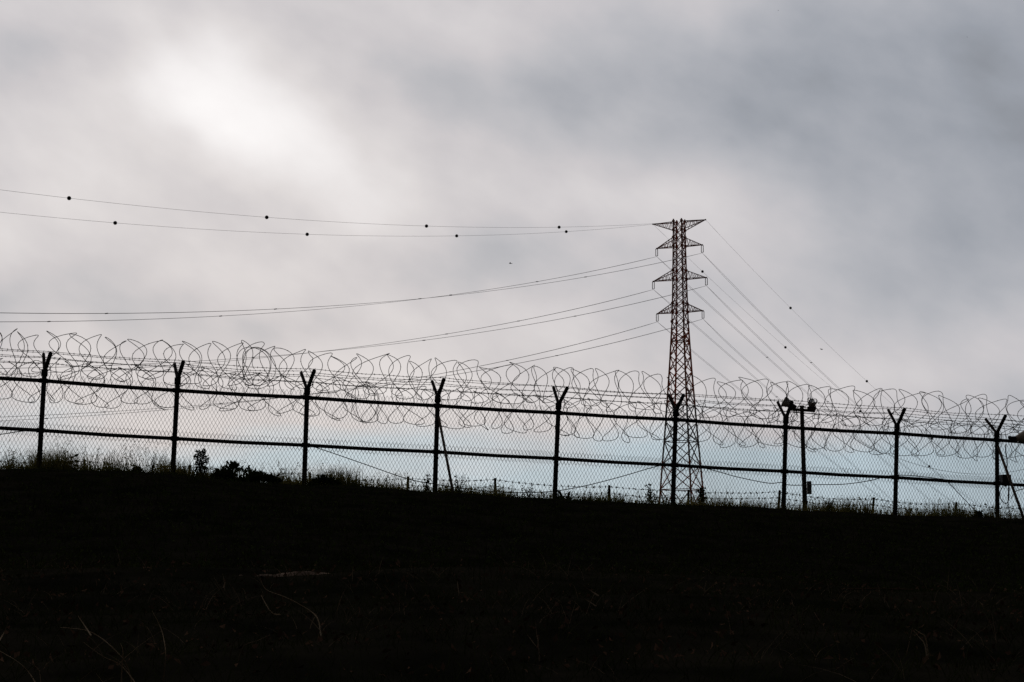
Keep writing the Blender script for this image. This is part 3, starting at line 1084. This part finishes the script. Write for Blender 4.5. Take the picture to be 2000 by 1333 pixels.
# ------------------------------------------------------------------ plants on the crest
def build_plant(px, py_top, py_base, off, kind, label, width_px=30, name='weed', n=60, leaf=0.07, cat='weed', group=None):
    base = fpt(px, py_base, off)
    base[2] = float(gz(base[0], base[1]))
    top = at(px, py_top, base[1])
    H = max(top[2] - base[2], 0.15)
    Wm = width_px * base[1] / F
    root = thing(name, base, label, cat, group)
    smb = MB()
    cen = []
    if kind == 'spray':           # several upright stems with small leaves
        for k in range(7):
            d = np.array([rng.normal(0, Wm * 0.30), rng.normal(0, Wm * 0.25), H * rng.uniform(0.6, 1.0)])
            pts = [base - [0, 0, 0.03], base + d * [0.3, 0.3, 0.4], base + d * [0.65, 0.65, 0.75], base + d]
            smb.tube(pts, [0.008, 0.007, 0.005, 0.003], 4)
            m = max(4, n // 7)
            t = rng.uniform(0.25, 1.0, m)[:, None]
            cen.append(base + d * t + rng.normal(0, 0.02, (m, 3)))
    elif kind == 'cone':
        smb.tube([base - [0, 0, 0.03], base + [0, 0, H * 0.5], base + [0, 0, H * 0.97]], [0.016, 0.011, 0.004], 5)
        t = rng.uniform(0.05, 1.0, n)
        rad = Wm * 0.5 * (0.55 + 0.45 * np.sin(t * 2.6)) * np.sqrt(rng.uniform(0.05, 1, n)) * np.where(t > 0.85, 0.8, 1)
        a = rng.uniform(0, 6.28, n)
        cen.append(base + np.stack([np.cos(a) * rad, np.sin(a) * rad, t * H], 1))
        for k in range(10):
            tt = rng.uniform(0.1, 0.8); aa = rng.uniform(0, 6.28)
            smb.tube([base + [0, 0, tt * H], base + [math.cos(aa) * Wm * 0.4, math.sin(aa) * Wm * 0.4, tt * H + 0.08]], [0.006, 0.003], 4)
    elif kind == 'mound':
        lumps = []
        for _ in range(9):
            lx = rng.uniform(-0.5, 0.5)
            lumps.append((lx, rng.uniform(-0.3, 0.3), max(0.08, rng.uniform(0.25, 0.85) * (1 - 1.5 * abs(lx))), rng.uniform(0.14, 0.26)))
        lumps.append((-0.06, 0, 0.86, 0.12))
        for lx, ly, lz, lr in lumps:
            c = base + np.array([lx * Wm, ly * Wm, lz * H])
            smb.tube([base - [0, 0, 0.03], (base + c) / 2 + [0, 0, 0.02], c], [0.012, 0.009, 0.004], 4)
            for _ in range(2):      # sprigs standing out of the mass
                e_ = c + np.array([rng.normal(0, 0.10) * Wm, rng.normal(0, 0.08) * Wm, lr * H * rng.uniform(0.9, 1.6)])
                smb.tube([c, (c + e_) / 2, e_], [0.006, 0.005, 0.003], 4)
                cen.append(c + (e_ - c) * rng.uniform(0.5, 1.05, (7, 1)) + rng.normal(0, 0.012, (7, 3)))
            m = n // 10
            d = rng.normal(size=(m, 3)); d /= np.linalg.norm(d, axis=1)[:, None]
            rr = rng.uniform(0.1, 1, m) ** 0.5
            cen.append(c + d * rr[:, None] * np.array([lr * Wm, lr * Wm, lr * H * 1.1]))
    elif kind == 'broad':
        for k in range(5):
            d = np.array([rng.normal(0, Wm * 0.3), rng.normal(0, Wm * 0.2), H * rng.uniform(0.55, 1.0)])
            smb.tube([base - [0, 0, 0.03], base + d * [0.4, 0.4, 0.55], base + d], [0.010, 0.008, 0.005], 4)
            m = max(3, n // 5)
            cen.append(base + d * rng.uniform(0.35, 1.0, (m, 1)) + rng.normal(0, 0.03, (m, 3)))
    smb.build('stem', 'leaf', root)
    cen = np.vstack(cen)
    V_, Q_ = leaves(cen, rng.uniform(0.6, 1.25, len(cen)) * leaf, 0.4)
    f = raw('foliage', V_, Q_, 'leaf', root)
    f['kind'] = 'stuff'
    return root


# sapling with single large leaves
sb_ = fpt(145, 935, 0.3); sb_[2] = float(gz(sb_[0], sb_[1]))
sap = thing('sapling', sb_, 'small sapling with a few large leaves right of the leftmost post', 'sapling')
st_ = [at(140, 930, sb_[1]), at(141, 915, sb_[1]), at(145, 900, sb_[1]), at(144, 891, sb_[1])]
MB().tube([sb_] + st_, [0.012, 0.011, 0.009, 0.007, 0.004], 5).build('stem', 'leaf', sap)
for (lx, ly, dx, dz, sz) in [(144, 892, 0.6, 0.25, 0.13), (144, 893, -0.9, -0.1, 0.12), (145, 900, 1.0, -0.2, 0.14), (144, 902, -1.0, -0.15, 0.13), (143, 908, 1.0, -0.3, 0.15),
                             (142, 911, -1.0, -0.2, 0.12), (141, 917, 0.9, 0.1, 0.13), (141, 920, -0.9, 0.05, 0.15), (140, 925, 1.0, -0.1, 0.14)]:
    c = at(lx, ly, sb_[1])
    d = np.array([dx, rng.normal(0, 0.3), dz]); d /= np.linalg.norm(d)
    s = np.cross(d, [0.1, 1.0, 0.4]); s /= np.linalg.norm(s)
    n_ = np.cross(d, s)
    mb = MB()
    mb.add([c, c + d * sz * 0.35 + s * sz * 0.26 + n_ * 0.01, c + d * sz * 0.7 + s * sz * 0.2, c + d * sz - n_ * 0.02, c + d * sz * 0.7 - s * sz * 0.2, c + d * sz * 0.35 - s * sz * 0.26 + n_ * 0.01, c + d * sz * 0.5 - n_ * 0.012],
           [(0, 1, 6), (1, 2, 6), (2, 3, 6), (3, 4, 6), (4, 5, 6), (5, 0, 6)])
    mb.build('leaf', 'leaf', sap)

PL = [
    (268, 914, 940, 0.2, 'mound', 'small dark bushy clump left of the second post', 26, 'bush', 260, 0.07, 'bush'),
    (296, 888, 938, 0.4, 'spray', 'tall thin weed just left of the second post', 22, 'weed', 70, 0.04, 'weed'),
    (392, 880, 940, 0.3, 'cone', 'upright leafy shrub shaped like a column right of the second post', 27, 'shrub', 760, 0.065, 'shrub'),
    (378, 905, 940, 0.2, 'spray', 'thin weed at the left foot of the columnar shrub', 16, 'weed', 40, 0.04, 'weed'),
    (462, 905, 952, -0.4, 'mound', 'large dark bush with a pointed top before the third post', 100, 'bush', 750, 0.10, 'bush'),
    (512, 928, 956, -0.5, 'mound', 'rounded right half of the large bush before the third post', 76, 'bush', 520, 0.12, 'bush'),
    (632, 932, 960, -0.3, 'mound', 'low broad-leaved bush right of the third post', 50, 'bush', 260, 0.10, 'bush'),
    (664, 920, 962, 0.3, 'spray', 'wispy tall weed right of the low bush', 26, 'weed', 60, 0.04, 'weed'),
    (832, 922, 972, 0.2, 'spray', 'leafy weed left of the post with the pale brace', 22, 'weed', 120, 0.06, 'weed'),
    (896, 925, 974, 0.2, 'spray', 'leafy weed right of the pale brace foot', 24, 'weed', 120, 0.055, 'weed'),
    (1034, 938, 978, 0.3, 'spray', 'slender weed left of the middle post', 24, 'weed', 80, 0.05, 'weed'),
    (1094, 966, 982, -0.3, 'broad', 'low clump of broad leaves at the foot of the middle post', 44, 'weed', 60, 0.13, 'weed'),
    (1155, 955, 985, 0.4, 'spray', 'short weed between the middle post and a stake', 18, 'weed', 50, 0.04, 'weed'),
    (1274, 944, 990, 0.3, 'broad', 'dark leafy plant in front of the pylon left leg', 20, 'weed', 90, 0.09, 'weed'),
    (1372, 950, 997, 0.3, 'broad', 'dark leafy climbing plant in front of the pylon right leg', 22, 'weed', 100, 0.10, 'weed'),
    (1300, 960, 992, 0.5, 'spray', 'fine weed between the pylon legs', 30, 'weed', 90, 0.04, 'weed'),
    (1420, 978, 1000, 0.3, 'spray', 'short leafy weed right of the pylon', 26, 'weed', 90, 0.05, 'weed'),
    (1618, 968, 1010, 0.3, 'spray', 'bushy weed right of the lamp pole', 22, 'weed', 140, 0.05, 'weed'),
    (1692, 972, 1014, 0.4, 'spray', 'thin weed beside the leaning stake', 26, 'weed', 80, 0.045, 'weed'),
    (1775, 985, 1018, 0.3, 'spray', 'thin weed right of the eighth post', 26, 'weed', 60, 0.045, 'weed'),
    (1880, 990, 1022, 0.3, 'spray', 'thin weed right of the last stake', 28, 'weed', 90, 0.045, 'weed'),
    (1912, 1002, 1026, 0.0, 'mound', 'low leafy bush left of the rightmost post', 40, 'bush', 330, 0.08, 'bush'),
    (1938, 975, 1024, 0.3, 'spray', 'sparse stem with dark leaves against the rightmost post', 30, 'weed', 28, 0.07, 'weed'),
    (1985, 1002, 1026, 0.2, 'spray', 'small weed at the foot of the brown brace', 26, 'weed', 70, 0.045, 'weed'),
]
for a in PL:
    build_plant(a[0], a[1], a[2], a[3], a[4], a[5], a[6], a[7], a[8], a[9], a[10], 'weeds along the crest')

# ------------------------------------------------------------------ grasses
def px_of(x, y):
    return x / y * F * CP + 1000


HT = np.array([(-300, 1.15), (0, 1.15), (300, 1.1), (345, 0.7), (430, 0.6), (560, 0.85), (700, 0.8), (850, 0.58), (1250, 0.52), (1400, 0.58), (1600, 0.75), (2000, 0.7), (2400, 0.7)])
# fringe along the crest
n = 75000
q = rng.uniform(-4, 30, n)
clump = np.sin(q * 1.9 + 1) + np.sin(q * 4.7) * 0.8 + np.sin(q * 11.3 + 2) * 0.6
keep = rng.uniform(0, 1, n) < np.where(q > 9, 0.42, 0.50) + 0.24 * clump
q = q[keep]; clump = clump[keep]; n = len(q)
s = rng.uniform(-0.25, 3.0, n)
xy = FA + np.outer(q, FD) + np.outer(s, FN)
pxs = px_of(xy[:, 0], xy[:, 1])
hf = np.interp(pxs, HT[:, 0], HT[:, 1])
h = rng.gamma(4.0, 0.075, n) * hf * (1 + 0.30 * clump)
h = np.clip(h, 0.06, 0.62)
pos = np.stack([xy[:, 0], xy[:, 1], gz(xy[:, 0], xy[:, 1]) - 0.01], 1)
V_, Q_ = blades(pos, h, rng.uniform(0.010, 0.020, n), rng.uniform(0, 0.25, n), rng.uniform(0, 0.4, n), 3)
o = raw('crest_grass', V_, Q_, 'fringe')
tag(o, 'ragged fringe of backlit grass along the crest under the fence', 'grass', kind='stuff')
# seed stalks with heads
n = 5200
q = rng.uniform(-6, 34, n); s = rng.uniform(-0.4, 2.6, n)
xy = FA + np.outer(q, FD) + np.outer(s, FN)
hf = np.interp(px_of(xy[:, 0], xy[:, 1]), HT[:, 0], HT[:, 1])
h = rng.uniform(0.22, 0.72, n) * hf * (1 + 0.25 * np.sin(q * 3.1))
pos = np.stack([xy[:, 0], xy[:, 1], gz(xy[:, 0], xy[:, 1])], 1)
st = rng.bit_generator.state
V_, Q_ = blades(pos, h, np.full(n, 0.008), rng.uniform(0.05, 0.25, n), rng.uniform(0.05, 0.3, n), 3)
tipc = V_.reshape(n, 8, 3)[:, 6:8].mean(1)
allc = np.repeat(tipc, 4, 0) + rng.normal(0, 0.016, (n * 4, 3)) - np.tile(np.array([[0, 0, 0.0], [0, 0, 0.03], [0, 0, 0.06], [0, 0, 0.10]]), (n, 1)) * np.repeat(rng.uniform(0.4, 1.4, n), 4)[:, None]
V2, Q2 = leaves(allc, rng.uniform(0.018, 0.042, len(allc)), 0.8, 0.45)
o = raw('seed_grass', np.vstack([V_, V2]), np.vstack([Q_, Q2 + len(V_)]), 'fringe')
tag(o, 'thin seed stalks standing above the crest grass', 'grass', kind='stuff')
# scattered leafy weeds among the crest grass
n = 420
q = np.concatenate([rng.uniform(-3, 12, 260), rng.uniform(12, 29, 160)]); s = rng.uniform(-0.4, 1.6, n)
q = q + 0.25 * np.sin(q * 5)
xy = FA + np.outer(q, FD) + np.outer(s, FN)
hf = np.interp(px_of(xy[:, 0], xy[:, 1]), HT[:, 0], HT[:, 1])
h = np.clip(rng.gamma(5, 0.075, n), 0.15, 0.75) * hf
pos = np.stack([xy[:, 0], xy[:, 1], gz(xy[:, 0], xy[:, 1])], 1)
V_, Q_ = blades(pos, h, np.full(n, 0.016), rng.uniform(0.0, 0.25, n), rng.uniform(0.0, 0.2, n), 3)
mid = V_.reshape(n, 4, 2, 3).mean(2)
m = 14
tt = rng.uniform(0.25, 1.0, (n, m))
cen = np.stack([np.stack([np.interp(tt[i], np.linspace(0, 1, 4), mid[i, :, k]) for k in range(3)], 1) for i in range(n)]).reshape(-1, 3)
V2, Q2 = leaves(cen + rng.normal(0, 0.008, cen.shape), rng.uniform(0.03, 0.075, len(cen)), 0.5, 0.4)
o = raw('crest_weeds', np.vstack([V_, V2]), np.vstack([Q_, Q2 + len(V_)]), 'fringe')
tag(o, 'small leafy weeds standing among the crest grass', 'weeds', kind='stuff')
# bank
n = 60000
y = rng.uniform(17, 49, n); x = rng.uniform(-0.31, 0.31, n) * (y + 4)
sd = (x - FA[0]) * FN[0] + (y - FA[1]) * FN[1]
k_ = sd < -0.3
x, y = x[k_], y[k_]; n = len(x)
pos = np.stack([x, y, gz(x, y) - 0.01], 1)
fade = np.clip(-sd[k_] / 7.0, 0.18, 1.0)
V_, Q_ = blades(pos, rng.gamma(4, 0.035, n) * fade, rng.uniform(0.010, 0.024, n), rng.uniform(0, 0.6, n), rng.uniform(0.1, 0.8, n), 2)
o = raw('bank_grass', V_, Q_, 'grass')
tag(o, 'dark short grass covering the shaded bank', 'grass', kind='stuff')
n = 26000
y = rng.uniform(22, 48, n); x = rng.uniform(-0.31, 0.31, n) * (y + 4)
sd = (x - FA[0]) * FN[0] + (y - FA[1]) * FN[1]
k_ = sd < -0.4
x, y = x[k_], y[k_]; n = len(x)
fade = np.clip(-sd[k_] / 7.0, 0.2, 1.0)
cen = np.stack([x, y, gz(x, y) + rng.uniform(0.02, 0.18, n) * fade], 1)
V_, Q_ = leaves(cen, rng.uniform(0.04, 0.10, n) * (0.5 + 0.5 * fade), 0.6)
o = raw('bank_weeds', V_, Q_, 'leaf')
tag(o, 'low dark leafy weeds spread over the shaded bank', 'weeds', kind='stuff')
# near hummock
n = 26000
y = 5.2 + 11.3 * rng.uniform(0, 1, n) ** 0.8; x = rng.uniform(-0.33, 0.33, n) * (y + 1)
pos = np.stack([x, y, gz(x, y) - 0.01], 1)
V_, Q_ = blades(pos, rng.gamma(4, 0.022, n), rng.uniform(0.003, 0.007, n), rng.uniform(0, 0.8, n), rng.uniform(0.2, 1.0, n), 4)
o = raw('foreground_grass', V_, Q_, 'grass')
tag(o, 'dark tangled grass in the near foreground', 'grass', kind='stuff')
n = 1100
y = 6.0 + 10.4 * rng.uniform(0, 1, n) ** 0.7; x = rng.uniform(-0.30, 0.30, n) * y
cl = np.sin(x * 2.6 + 1) * np.sin(y * 1.7 + x) + 0.6 * np.sin(x * 6.1) > 0.15
x, y = x[cl], y[cl]; n = len(x)
pos = np.stack([x, y, gz(x, y) + 0.01], 1)
V_, Q_ = blades(pos, rng.uniform(0.05, 0.22, n), rng.uniform(0.003, 0.006, n), rng.uniform(0.2, 1.1, n), rng.uniform(0.2, 1.4, n), 5)
o = raw('dry_grass', V_, Q_, 'dimstraw')
tag(o, 'scattered dry straw blades in the near foreground', 'grass', kind='stuff')
n = 3600
y = rng.uniform(9, 24, n); x = rng.uniform(-0.30, 0.30, n) * y
cen = np.stack([x, y, gz(x, y) + rng.uniform(0.01, 0.05, n)], 1)
V_, Q_ = leaves(cen, rng.uniform(0.02, 0.055, n), 0.1)
o = raw('leaf_litter', V_, Q_, 'litter')
tag(o, 'dead brown leaves strewn along the foot of the bank', 'leaf litter', kind='stuff')

# ------------------------------------------------------------------ single dry tufts seen in the foreground
TUFTS = [
    ('tall curved dry stalk arching at lower left beside the forked stalk', 7.2, [[(297, 1193), (315, 1230), (323, 1270), (322, 1300), (317, 1345)]]),
    ('forked pale dry stalk reaching left at the lower left', 7.0, [[(118, 1226), (165, 1231), (195, 1245), (222, 1268), (248, 1300)], [(163, 1255), (200, 1282), (238, 1302), (272, 1345)], [(235, 1257), (240, 1272), (238, 1302)], [(152, 1203), (165, 1222), (178, 1242)]]),
    ('dry stalk with a broken leaf in the bottom left corner', 6.8, [[(-4, 1270), (30, 1290), (55, 1312), (75, 1345)], [(16, 1217), (8, 1236), (-4, 1256)], [(188, 1316), (200, 1333), (207, 1348)]]),
    ('bent dry stalk under the pale stone', 9.5, [[(508, 1130), (520, 1152), (560, 1168), (600, 1190), (620, 1208), (626, 1236)], [(510, 1163), (525, 1190), (535, 1200), (547, 1201)]]),
    ('long dark-tipped stalk left of the pale stone end', 9.5, [[(418, 1128), (437, 1158), (455, 1172), (480, 1184)], [(447, 1120), (440, 1138), (436, 1150)]]),
    ('small leaning straw tuft low in the left centre', 7.5, [[(398, 1287), (412, 1268), (417, 1250)], [(475, 1264), (500, 1253), (528, 1240)], [(455, 1258), (470, 1242), (478, 1233)]]),
    ('tuft of slanted straws in the centre of the foreground', 9.0, [[(752, 1145), (768, 1165), (790, 1186)], [(800, 1140), (812, 1160), (835, 1188)], [(893, 1136), (896, 1160), (895, 1178)], [(830, 1158), (850, 1190), (880, 1228)]]),
    ('pair of dry blades right of centre in the foreground', 7.6, [[(1017, 1216), (1030, 1240), (1046, 1262), (1058, 1283)], [(1046, 1212), (1048, 1236), (1052, 1262)]]),
    ('dry stalks leaning left in the right centre of the foreground', 9.0, [[(1125, 1160), (1145, 1172), (1165, 1185)], [(1128, 1136), (1150, 1152), (1170, 1165)], [(1218, 1150), (1228, 1168), (1232, 1190)], [(1230, 1185), (1250, 1220), (1268, 1250)]]),
    ('angled broken stalk at right in the foreground', 7.4, [[(1631, 1244), (1638, 1270), (1647, 1297)], [(1630, 1312), (1648, 1298), (1668, 1286)]]),
    ('pale-tipped forked straw at far right in the foreground', 7.8, [[(1782, 1227), (1777, 1252), (1770, 1280)], [(1786, 1229), (1797, 1237), (1808, 1247)], [(1784, 1232), (1795, 1245), (1806, 1260)]]),
    ('short straws sticking up at the track edge on the right', 10.5, [[(1535, 1150), (1545, 1160), (1552, 1170)], [(1546, 1172), (1550, 1185), (1556, 1198)], [(1568, 1200), (1574, 1192), (1580, 1184)], [(1590, 1196), (1600, 1212), (1610, 1228)]]),
]
def ground_Y(px, py):
    """distance at which the view through a pixel meets the near ground"""
    for Y in np.arange(6.0, 16.0, 0.05):
        p = at(px, py, Y)
        if p[2] <= float(gz(p[0], p[1])):
            return Y
    return 15.0


for ti, (lab, Y, lines) in enumerate(TUFTS):
    lowpt = max((p for l in lines for p in l), key=lambda p: p[1])
    Y = ground_Y(lowpt[0], lowpt[1] + 4)
    m0 = at(lowpt[0], lowpt[1] + 4, Y)
    root = thing('dry_grass_tuft', m0, lab, 'dry grass', 'dry stalks in the foreground')
    for l in lines:
        pts = []
        for k, (a, b) in enumerate(l):
            pts.append(at(a, b, Y + 0.08 * math.sin(k * 1.3 + a)))
        if pts[0][2] < pts[-1][2]:
            pts = pts[::-1]
        d_ = pts[-1] - pts[-2]
        gb = pts[-1] + d_ * 0.5
        gb[2] = float(gz(gb[0], gb[1])) - 0.03
        if pts[-1][2] - gb[2] < 0.12 and gb[2] < pts[-1][2]:
            pts.append(gb)
        P = np.array(pts)
        fine = []
        for i in range(len(P) - 1):
            p0, p1, p2, p3 = P[max(i - 1, 0)], P[i], P[i + 1], P[min(i + 2, len(P) - 1)]
            for j in range(5):
                t = j / 5
                fine.append(0.5 * ((2 * p1) + (-p0 + p2) * t + (2 * p0 - 5 * p1 + 4 * p2 - p3) * t * t + (-p0 + 3 * p1 - 3 * p2 + p3) * t ** 3))
        fine.append(P[-1])
        r = np.linspace(0.0010, 0.0034, len(fine)) * (Y / 8.5)
        MB().tube(fine, r, 5).build('stalk', 'straw' if ti < 4 or ti == 10 else 'dimstraw', root)

# ------------------------------------------------------------------ pale stone and planks by the track
def slab(px0, px1, py, Y, th, depth, name, label, cat, m='stone', seed=1):
    rs = np.random.default_rng(seed)
    a, b = at(px0, py, Y), at(px1, py, Y)
    c = (a + b) / 2
    Lx = abs(b[0] - a[0]) / 2
    gzc = float(gz(c[0], c[1]))
    V, fs = [], []
    nu, nv = 22, 9
    for j in range(nv + 1):
        for i in range(nu + 1):
            u, v = -1 + 2 * i / nu, -1 + 2 * j / nv
            hh = max(0, 1 - abs(u) ** 2.2) * max(0, 1 - v * v) ** 0.6
            hh *= 0.45 + 0.55 * math.exp(-((u - 0.35) / 0.4) ** 2)
            x = c[0] + u * Lx; y_ = Y + v * depth + 0.04 * math.sin(u * 5)
            V.append([x, y_, float(gz(x, y_)) - 0.02 + hh * th + rs.normal(0, 0.006) * (hh > 0)])
    for j in range(nv):
        for i in range(nu):
            q0 = j * (nu + 1) + i
            fs.append((q0, q0 + 1, q0 + nu + 2, q0 + nu + 1))
    mb = MB(); mb.add(V, fs)
    o = mb.build(name, m)
    return tag(o, label, cat)


slab(405, 690, 1107, 15.6, 0.04, 0.22, 'flat_stone', 'low pale flat stone at the near edge of the track', 'stone', seed=4)
pa, pb = at(1655, 1151, 15.4), at(1785, 1153, 15.4)
pa[2] = max(pa[2], float(gz(pa[0], pa[1])) + 0.015); pb[2] = max(pb[2], float(gz(pb[0], pb[1])) + 0.015)
o = MB().tube([pa, (pa + pb) / 2 + np.array([0, 0, 0.006]), pb], [0.004, 0.006, 0.003], 6).build('stick', 'litter', None, True)
tag(o, 'long thin pale stick lying along the track edge at right', 'stick')
